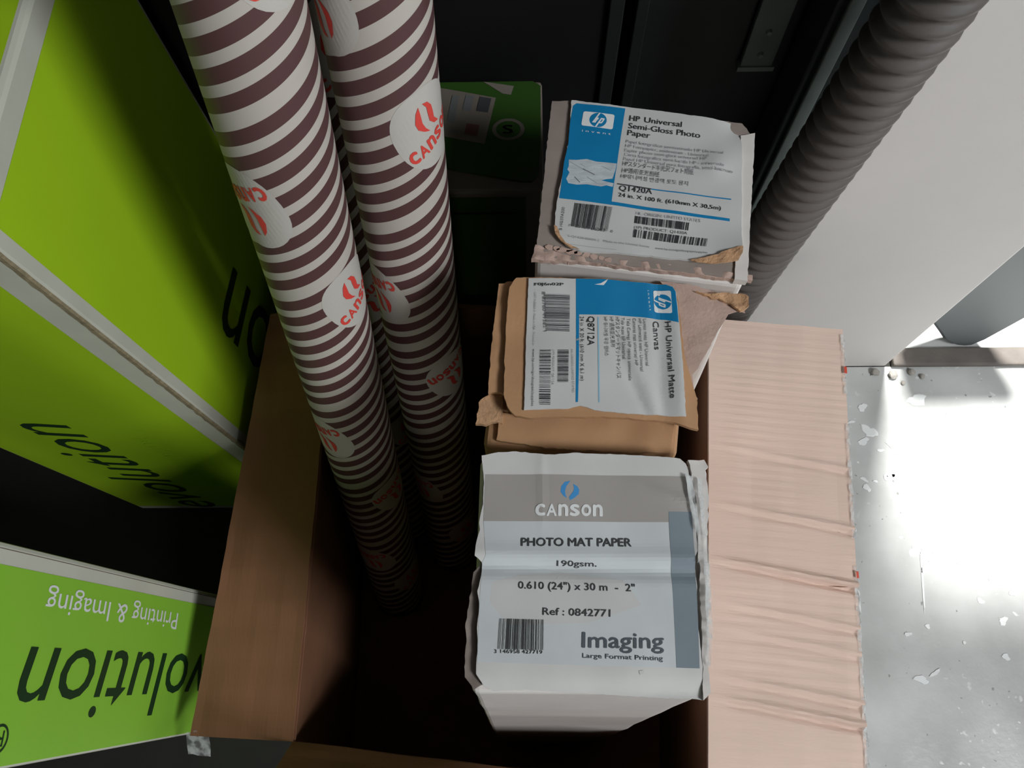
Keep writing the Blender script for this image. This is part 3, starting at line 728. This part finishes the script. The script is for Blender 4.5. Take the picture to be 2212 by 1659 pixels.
# ------------------------------------------------------------------ grey board outside the door
gb = root('grey_board', 'grey board with rounded lower end standing outside the doorway by the white wall', 'board', (0.66, 0.477, 0.0))
pts = [(0.575, 0.46), (0.570, 0.42), (0.570, 0.13), (0.580, 0.09), (0.610, 0.052), (0.629, 0.027), (0.654, 0.007), (0.670, 0.002), (0.683, 0.005), (0.693, 0.028), (0.706, 0.10), (0.717, 0.171), (0.745, 0.36), (0.748, 0.43), (0.735, 0.46)]
bm = bmesh.new()
f = bm.faces.new([bm.verts.new((x, 0.466, z)) for x, z in pts])
r = bmesh.ops.extrude_face_region(bm, geom=[f])
for g in r['geom']:
    if isinstance(g, bmesh.types.BMVert): g.co.y += 0.022
bmesh.ops.recalc_face_normals(bm, faces=bm.faces)
bmesh.ops.bevel(bm, geom=[e for e in bm.edges if abs(e.verts[0].co.y - e.verts[1].co.y) < 1e-5], offset=0.005, segments=3, affect='EDGES')
from_bm('panel', bm, 'grey_plastic', gb)

# crumbs of plaster
for i, (x, y, r_) in enumerate([(0.556, 0.420, 0.007), (0.585, 0.425, 0.005), (0.60, 0.418, 0.004), (0.53, 0.425, 0.006), (0.57, 0.408, 0.0035)]):
    bm = bmesh.new(); bmesh.ops.create_icosphere(bm, subdivisions=2, radius=r_)
    for v in bm.verts:
        v.co *= 1 + 0.35 * noise.noise(v.co * 160 + V((i * 9, 0, 0))); v.co.z *= 0.7
    lo = min(v.co.z for v in bm.verts)
    for v in bm.verts: v.co += V((x, y, -lo))
    o = from_bm('plaster_chip', bm, 'rubble')
    o['label'] = 'small pale plaster chip on concrete floor by the wall corner'; o['category'] = 'rubble'; o['group'] = 'plaster chips on the floor'

# ------------------------------------------------------------------ big open cardboard carton
ct = root('cardboard_carton', 'large open brown cardboard carton with open flaps holding the paper rolls', 'box', (-0.02, 0.13, 0.0))
RZ = 0.38; T5 = 0.005
RIM = {'fl': (-0.200, -0.056, RZ), 'fr': (0.148, -0.094, RZ), 'br': (0.187, 0.337, RZ), 'bl': (-0.199, 0.362, RZ)}
BOT = {'fl': (-0.228, -0.110, 0.004), 'fr': (0.168, -0.120, 0.004), 'br': (0.192, 0.340, 0.004), 'bl': (-0.228, 0.362, 0.004)}
nz = lambda u, v, s, a: a * noise.noise(V((u * 5, v * 5, s)))
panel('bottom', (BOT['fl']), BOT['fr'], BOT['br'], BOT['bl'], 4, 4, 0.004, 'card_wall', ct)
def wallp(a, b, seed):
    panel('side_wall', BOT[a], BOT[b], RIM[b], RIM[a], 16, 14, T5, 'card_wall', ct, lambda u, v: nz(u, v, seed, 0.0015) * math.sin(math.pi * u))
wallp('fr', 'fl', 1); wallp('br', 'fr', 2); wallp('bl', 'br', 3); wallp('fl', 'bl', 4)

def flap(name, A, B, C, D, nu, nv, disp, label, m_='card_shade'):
    """corrugated flap: two liners with a wavy fluting between them, open at the free edge (C-D)"""
    A = (A[0], A[1], A[2] + 0.0056); B = (B[0], B[1], B[2] + 0.0056)      # fold sits on top of the wall
    v, f = panel_vf(A, B, C, D, nu, nv, 0.0007, disp)
    A, B, C, D = map(V, (A, B, C, D)); nrm = (B - A).cross(D - A).normalized(); off = nrm * -0.0042
    n = len(v)
    v2 = [p + off for p in v]; f2 = [[i + n for i in q] for q in f]
    o = make(name, v + v2, f + f2, m_, ct, False, label)
    # fluting, flutes run from fold to free edge
    vs_, fs = [], []; L = (C - D).length; m = int(L / 0.0014); depth = 0.03
    for k in range(m + 1):
        u = k / m; w = -0.0025 + 0.0017 * math.sin(k * 1.4 / 7.0 * math.tau)
        for t in (0.0015, depth):
            vv = 1 - t / (D - A).length
            p = (A * (1 - u) + B * u) * (1 - vv) + (D * (1 - u) + C * u) * vv
            vs_.append(p + nrm * (w + (disp(u, vv) if disp else 0)))
    for k in range(m): fs.append((2 * k, 2 * k + 1, 2 * k + 3, 2 * k + 2))
    make('fluting', vs_, fs, 'card_fluting', o)
    return o
def ridge(d, w): return math.exp(-(d / w) ** 2)
# right flap: lies open, with creases across it
RF = dict(A=RIM['fr'], B=RIM['br'], C=(0.321, 0.324, 0.384), D=(0.284, -0.106, 0.372))
def rdisp(u, v):
    y = -0.10 + 0.43 * u
    d = 0.0
    for yc_, a, s in ((0.196, .0018, 0), (0.140, .0028, 0), (0.089, .0062, 0), (0.052, .0022, 0), (0.030, .0018, 0), (-0.010, .0030, 0), (-0.027, .0048, 0), (0.015, .0007, 0)):
        dd = y - (yc_ - 0.09 * (v * 0.14))
        d += a * (ridge(dd - .0022, .0030) - 0.9 * ridge(dd + .0022, .0030)) * (0.35 + 0.65 * v)
    d += 0.0004 * math.sin(y / 0.0078 * math.tau) * (0.3 + 0.7 * noise.noise(V((y * 9, v * 2, 3))))
    # scratch crease
    return (d + nz(u, v, 9, 0.0012)) * min(1.0, v * 5)
rf = flap('flap', RF['B'], RF['A'], RF['D'], RF['C'], 200, 10, lambda u, v: rdisp(1 - u, v), 'pinkish cardboard flap lying open, creased across', 'card_inner')
# left flap: lies open towards the green cartons
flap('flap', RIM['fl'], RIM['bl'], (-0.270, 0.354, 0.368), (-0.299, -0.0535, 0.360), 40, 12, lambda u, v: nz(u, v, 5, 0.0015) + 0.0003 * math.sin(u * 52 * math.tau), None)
# front flap: stands up leaning outward
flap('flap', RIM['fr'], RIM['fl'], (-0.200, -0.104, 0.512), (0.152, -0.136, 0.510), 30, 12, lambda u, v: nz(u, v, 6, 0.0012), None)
# clear packing tape left on the flap edges
def tape_strip(y0, y1, w, seed, m='clear_tape', dz=0.0):
    n = 26; vs_, fs = [], []
    for k in range(n + 1):
        y = y0 + (y1 - y0) * k / n; u = (y + 0.106) / 0.43; xe = 0.284 + 0.037 * u
        zz = 0.372 + 0.012 * u + dz; ww = w * (0.75 + 0.6 * noise.noise(V((y * 60, seed, 0))))
        for j, (dx, dzz) in enumerate(((-0.003, 0.0016), (0.0005, 0.0012), (ww * 0.6, -0.006), (ww, -0.018))):
            q = 0.0016 * noise.noise(V((y * 150, j * 3.1, seed)))
            vs_.append((xe + dx + q, y, zz + dzz + q * (1 if j != 0 else 0.2)))
    for k in range(n):
        for j in range(3): fs.append((4 * k + j, 4 * k + j + 1, 4 * k + 5 + j, 4 * k + 4 + j))
    return make('packing_tape', vs_, fs, m, rf)
tape_strip(0.115, 0.225, 0.0055, 2); tape_strip(-0.09, 0.090, 0.0075, 3); tape_strip(0.255, 0.318, 0.005, 5)
make('tape_print', [(0.3150, 0.276, 0.3856), (0.3178, 0.276, 0.3852), (0.3184, 0.283, 0.3854), (0.3156, 0.283, 0.3858)], [(0, 1, 2, 3)], 'red_print', rf)
make('tape_print', [(0.2985, 0.079, 0.3803), (0.3008, 0.079, 0.3799), (0.3011, 0.085, 0.3801), (0.2988, 0.085, 0.3805)], [(0, 1, 2, 3)], 'red_print', rf)
vs_, fs = [], []
for i in range(6):
    for j in range(5):
        q = 0.002 * noise.noise(V((i * .7, j * .9, 4)))
        vs_.append((-0.304 + 0.0045 * i + q, -0.050 - 0.005 * j + q, 0.358 + 0.0009 * i - 0.003 * j + q * 2))
for i in range(5):
    for j in range(4): fs.append((i * 5 + j, i * 5 + j + 1, i * 5 + j + 6, i * 5 + j + 5))
make('packing_tape', vs_, fs, 'clear_tape', ct, True)

# ------------------------------------------------------------------ boxed paper rolls standing in the carton
LEAN = V((-0.012, -0.115, -0.993)) / 0.993
def lean_body(name, quad, z, zb, m, parent, dent=0.0012):
    top = [V((p[0] / 1000, p[1] / 1000, z)) for p in quad]
    bot = [p + LEAN * (z - zb) for p in top]
    for p in bot: p.z = zb
    return hexa_box(name, top, bot, m, parent, 0.004, 14, dent)
def base_of(quad, z):
    c = sum((V((p[0] / 1000, p[1] / 1000, z)) for p in quad), V((0, 0, 0))) / 4
    b = c + LEAN * z; b.z = 0.009; return b
ZB = 0.009

# white photo paper box, blue label
S = SEMI
r1 = root('paper_roll_box', 'white paper roll box with scuffed blue-cornered label, next to the ribbed hose', 'box', base_of(S['quad'], S['z']), 'boxed paper rolls in the carton')
lean_body('body', S['quad'], S['z'] - 0.006, ZB, 'box_white', r1)
def hs(x, y):
    e = 0.0
    d = (V((x, y)) - V((0.128, 0.318))).length
    e += 0.0022 * ridge(d, 0.010)
    e += 0.0007 * noise.noise(V((x * 40, y * 40, 1)))
    e += 0.0040 * ridge((V((x, y)) - V((0.142, 0.246))).length, 0.016)
    e -= 0.004 * ridge((V((x, y)) - V((0.150, 0.352))).length, 0.012)
    return e
sheet('top_flap', S['body'], S['z'] - 0.0022, 0.0035, 'box_worn', r1, lambda x, y: -0.006 * max(0, (0.040 - (x - 0.0) - (0.35 - y) * -0.10)) * 3 if x < 0.03 else 0.0, jag=0.0007)
lb = sheet('label', S['outline'], S['z'] + 0.0004, 0.0022, 'label_paper', r1, hs, 0.0025, jag=0.0006)
pr = Print(); pr.items(S['items']); pr.build(lb, lambda x, y, e: (x, y, S['z'] + 0.0004 + hs(x, y) + e), 0.0025)
# torn board at the front edge
sheet('torn_layer', S['brown1'], S['z'] - 0.004, 0.003, 'card_torn_pale', r1, lambda x, y: 0.0018 * noise.noise(V((x * 160, y * 160, 2))), 0.003, jag=0.0010)
sheet('torn_layer', S['lower'], S['z'] - 0.0025, 0.004, 'card_torn_pale', r1, lambda x, y: 0.0018 * noise.noise(V((x * 150, y * 150, 5))), 0.003, jag=0.0010)
sheet('curled_corner', S['curl'], S['z'] + 0.0016, 0.0012, 'card_torn', r1, lambda x, y: 0.0035 * max(0, min(1, (0.262 - y) / 0.012)) * max(0, (x - 0.095) / 0.05) + .0007 * noise.noise(V((x * 200, y * 200, 0))), 0.002, jag=0.0008)
sheet('curled_corner', S['curl2'], S['z'] + 0.0010, 0.0010, 'card_torn', r1, lambda x, y: .001 * noise.noise(V((x * 200, y * 200, 0))), 0.002, jag=0.0006)
# bright outer edge of the side board
q1 = [V((S['quad'][1][0] / 1000, S['quad'][1][1] / 1000, 0)), V((S['quad'][2][0] / 1000, S['quad'][2][1] / 1000, 0))]
sheet('side_edge', [(q1[0].x * 1000 - 9, q1[0].y * 1000 - 4), (q1[0].x * 1000 + 1, q1[0].y * 1000 - 2), (q1[1].x * 1000 + 1, q1[1].y * 1000), (q1[1].x * 1000 - 7, q1[1].y * 1000 + 1)], S['z'] - 0.0008, 0.006, 'box_white', r1, lambda x, y: 0.0004 * noise.noise(V((x * 90, y * 90, 0))), jag=0.0005)
for i in range(9):
    t = i / 9; a = V((S['brown1'][1][0], S['brown1'][1][1])); b = V((S['brown1'][8][0], S['brown1'][8][1]))
    c = a.lerp(b, 0.05 + t * 0.62) / 1000
    rr = random.Random(i); n = 7
    sheet('torn_chip', [((c.x + rr.uniform(.5, 1) * (0.0035 + .003 * (i in (2, 3))) * math.cos(k / n * math.tau)) * 1000, (c.y - .001 + rr.uniform(.4, 1) * 0.0028 * math.sin(k / n * math.tau)) * 1000) for k in range(n)], S['z'] - 0.0018, 0.0016, 'card_torn_pale', r1)

# brown canvas box, sideways label
K = CANVAS
r2 = root('paper_roll_box', 'torn brown cardboard roll box with sideways blue and white label, in the middle', 'box', base_of(K['quad'], K['z']), 'boxed paper rolls in the carton')
lean_body('body', K['quad'], K['z'] - 0.016, ZB, 'card_brown', r2)
def hk(x, y):
    e = 0.0010 * noise.noise(V((x * 35, y * 35, 3)))
    e += 0.0014 * ridge(x - 0.0955 - (y - .19) * .03, 0.0050) - 0.0010 * ridge(x - 0.0835 - (y - .19) * .03, 0.004)   # fold ridge along the right
    if y < 0.195:
        e += 0.0009 * ridge((x - 0.062) - (0.195 - y) * 0.35, 0.0045) - 0.0007 * ridge((x - 0.055) - (0.195 - y) * 0.35, 0.003)
    e -= 0.0018 * ridge((V((x, y)) - V((0.0, 0.20))).length, 0.02)
    return e
sheet('top_flap', K['flap'], K['z'] - 0.0008, 0.0035, 'card_brown', r2, hk, jag=0.0007)
lb = sheet('label', K['outline'], K['z'] + 0.0006, 0.0010, 'label_paper', r2, hk, 0.0025, jag=0.0003)
pr = Print(); pr.items(K['items']); pr.build(lb, lambda x, y, e: (x, y, K['z'] + 0.0006 + hk(x, y) + e), 0.0025)
sheet('under_flap', K['under'], K['z'] - 0.006, 0.004, 'card_brown', r2, lambda x, y: 0.0012 * noise.noise(V((x * 80, y * 80, 3))), jag=0.0008)
sheet('corner_flap', K['corner'], K['z'] - 0.010, 0.004, 'card_torn', r2, lambda x, y: 0.0016 * noise.noise(V((x * 90, y * 90, 7))), 0.004, jag=0.0012)
sheet('front_flap', K['front'], K['z'] - 0.0125, 0.0035, 'card_brown', r2, lambda x, y: 0.0010 * noise.noise(V((x * 60, y * 60, 8))), jag=0.0008)
sheet('torn_paper', K['torn'], K['z'] - 0.003, 0.0008, 'card_torn_pale', r2, lambda x, y: 0.0014 * noise.noise(V((x * 70, y * 70, 9))) - 0.05 * max(0, x - 0.11), 0.005, jag=0.0007)
sheet('torn_layer', [(a, b - 5) for a, b in K['wood']], K['z'] - 0.001, 0.002, 'card_torn', r2, lambda x, y: 0.0022 * noise.noise(V((x * 150, y * 150, 4))) - 0.03 * max(0, x - 0.11), 0.003, jag=0.0014)

# silver canson box
Q = CANSON
r3 = root('paper_roll_box', 'white and silver paper roll box with grey banner label, front one in the carton', 'box', base_of(Q['quad'], Q['z']), 'boxed paper rolls in the carton')
lean_body('body', Q['quad'], Q['z'] - 0.004, ZB, 'box_white', r3)
def hq(x, y):
    yy = y - 0.056 + (x - 0.04) * 0.03
    e = 0.0013 * ridge(yy - 0.0045, 0.0050) - 0.0024 * ridge(yy + 0.0030, 0.0042)
    e += 0.0008 * noise.noise(V((x * 30, y * 30, 5)))
    e += 0.0004 * ridge(x - 0.009, 0.0025) * max(0, min(1, (y - 0.07) / 0.02))
    e -= 0.0025 * ridge(y + 0.012, 0.006)
    e += 0.0010 * ridge(y - 0.100 + 0.012 * math.sin((x - .07) * 40), 0.004) * max(0, min(1, (x - 0.05) / 0.03))
    return e
lb = sheet('label', Q['outline'], Q['z'] + 0.0004, 0.0012, 'label_silver', r3, hq, 0.002, jag=0.0005)
pr = Print(); pr.items(Q['items']); pr.build(lb, lambda x, y, e: (x, y, Q['z'] + 0.0004 + hq(x, y) + e), 0.002)
sheet('side_edge', Q['edge'], Q['z'] + 0.0002, 0.005, 'box_white', r3, lambda x, y: 0.0010 * noise.noise(V((x * 120, y * 120, 2))), 0.004, jag=0.0009)
sheet('torn_layer', Q['tearl'], Q['z'] - 0.003, 0.004, 'box_edge', r3, lambda x, y: 0.0012 * noise.noise(V((x * 120, y * 120, 6))), 0.004, jag=0.0010)
# glossy clear tape over the right edge
e_ = [(p[0], p[1]) for p in Q['edge']]
tp = [(a, b) for a, b in ((98.5, 105), (101.5, 104), (101.8, 60), (100.2, 20), (97.0, 2), (95.8, 3), (97.8, 40), (99.2, 70))]
sheet('packing_tape', tp, Q['z'] + 0.0024, 0.0002, 'clear_tape', r3, lambda x, y: 0.0008 * noise.noise(V((x * 150, y * 150, 3))), 0.003, jag=0.0006)
tp = [(92, 107), (95.5, 106), (97.5, 80), (98.5, 60), (95, 56), (96, 72), (93, 90)]
sheet('packing_tape', tp, Q['z'] + 0.0030, 0.0002, 'clear_tape', r3, lambda x, y: 0.0014 * noise.noise(V((x * 150, y * 150, 8))), 0.003, jag=0.0006)

# ------------------------------------------------------------------ striped tubes
TR = 0.032
def tube(A, Bp, phase, logos, label):
    A, Bp = V(A), V(Bp); ax = (Bp - A).normalized(); Ln = 0.945
    e1 = V((0, -1, 0)); e1 = (e1 - ax * e1.dot(ax)).normalized(); e2 = ax.cross(e1)
    rt = root('striped_tube', label, 'tube', A, 'striped paper tubes leaning in the carton')
    P3 = lambda th, s, r: A + ax * s + (e1 * math.cos(th) + e2 * math.sin(th)) * r
    n, rows = 128, 12
    vs_, fs, uvs = [], [], []
    for j in range(rows + 1):
        for i in range(n + 1):
            th = -math.pi + math.tau * i / n      # seam at the back
            vs_.append(P3(th, Ln * j / rows, TR)); uvs.append((th * TR, Ln * j / rows + phase + 0.0108))
    for j in range(rows):
        for i in range(n):
            fs.append((j * (n + 1) + i, j * (n + 1) + i + 1, (j + 1) * (n + 1) + i + 1, (j + 1) * (n + 1) + i))
    o = make('tube_wall', vs_, fs, 'striped_paper', rt, True)
    uvl = o.data.uv_layers.new(name='wrap')
    for lp in o.data.loops: uvl.data[lp.index].uv = uvs[lp.vertex_index]
    for s, nm in ((0.0, 'end_cap'), (Ln, 'end_cap')):
        d = -1 if s == 0 else 1; m2 = 40
        ring = []
        for rr, ds in ((TR + .0012, -0.012 * d), (TR + .0012, 0.0015 * d), (TR - 0.004, 0.0015 * d), (TR - .006, -0.006 * d)):
            ring.append([P3(k / m2 * math.tau, s + (ds if d > 0 else max(ds, 0.0 if ds < 0 else ds)), rr) for k in range(m2)])
        vv = [p for r_ in ring for p in r_]; ff = []
        for q in range(3):
            for k in range(m2): ff.append((q * m2 + k, q * m2 + (k + 1) % m2, (q + 1) * m2 + (k + 1) % m2, (q + 1) * m2 + k))
        ff.append(tuple(range(3 * m2, 4 * m2)))
        make(nm, vv, ff, 'ink_grey', rt, True)
    for s, deg, inv in logos:
        s -= 0.0108
        pr = Print()
        R0 = 0.0255
        pr.poly('logo_ground', 'tube_white', e=0.00008, pts=[(R0 * math.copysign(abs(math.cos(a)) ** 0.9, math.cos(a)), 1.15 * R0 * math.copysign(abs(math.sin(a)) ** 0.85, math.sin(a))) for a in [k / 40 * math.tau for k in range(40)]])
        pr.word('logo_lettering', 'logo_red', 'cAnson', (-0.0225, -0.0155), (0.0225, -0.0155), (-0.0225, -0.0055))
        pr.poly('logo_flame', 'logo_red', [(-0.001, 0.0195), (-0.0045, 0.0165), (-0.0078, 0.0105), (-0.0078, 0.0055), (-0.005, 0.0012), (-0.0012, -0.0022), (-0.0030, 0.0025), (-0.0035, 0.0075), (-0.0022, 0.0130)])
        pr.poly('logo_flame', 'logo_red', [(0.0022, 0.0192), (0.0058, 0.0172), (0.0074, 0.0125), (0.0066, 0.0070), (0.0056, 0.0030), (0.0080, -0.0030), (0.0040, -0.0008), (0.0016, 0.0040), (0.0024, 0.0090), (0.0036, 0.0145)])
        rot = math.radians(21 + (180 if inv else 0)); cr, sr = math.cos(rot), math.sin(rot); t0 = math.radians(deg)
        pr.build(o, lambda x, y, e: P3(t0 + (x * cr - y * sr) / TR, s + x * sr + y * cr, TR + e + 0.0001), 0.003)
    return rt
tube((-0.174, 0.100, 0.0185), (-0.140, 0.306, 0.80), 0.017, [(0.870, 54, 0), (0.722, -38, 1), (0.635, 66, 0), (0.462, -38, 1), (0.345, 61, 1), (0.20, -20, 1), (0.12, 60, 0)],
     'brown and white striped tube nearest the lime green carton, with tilted red wordmarks')
tube((-0.101, 0.160, 0.0185), (-0.081, 0.349, 0.80), 0.0145, [(0.805, -56, 1), (0.727, 54, 0), (0.576, -50, 1), (0.467, 52, 1), (0.25, -45, 1), (0.13, 50, 0)],
     'brown and white striped tube nearest the boxed rolls, red wordmarks on white patches')
tube((-0.161, 0.197, 0.0185), (-0.146, 0.388, 0.80), 0.05, [(0.74, 70, 0), (0.52, 45, 1), (0.30, 60, 0)],
     'brown and white striped tube mostly hidden behind the two other tubes')
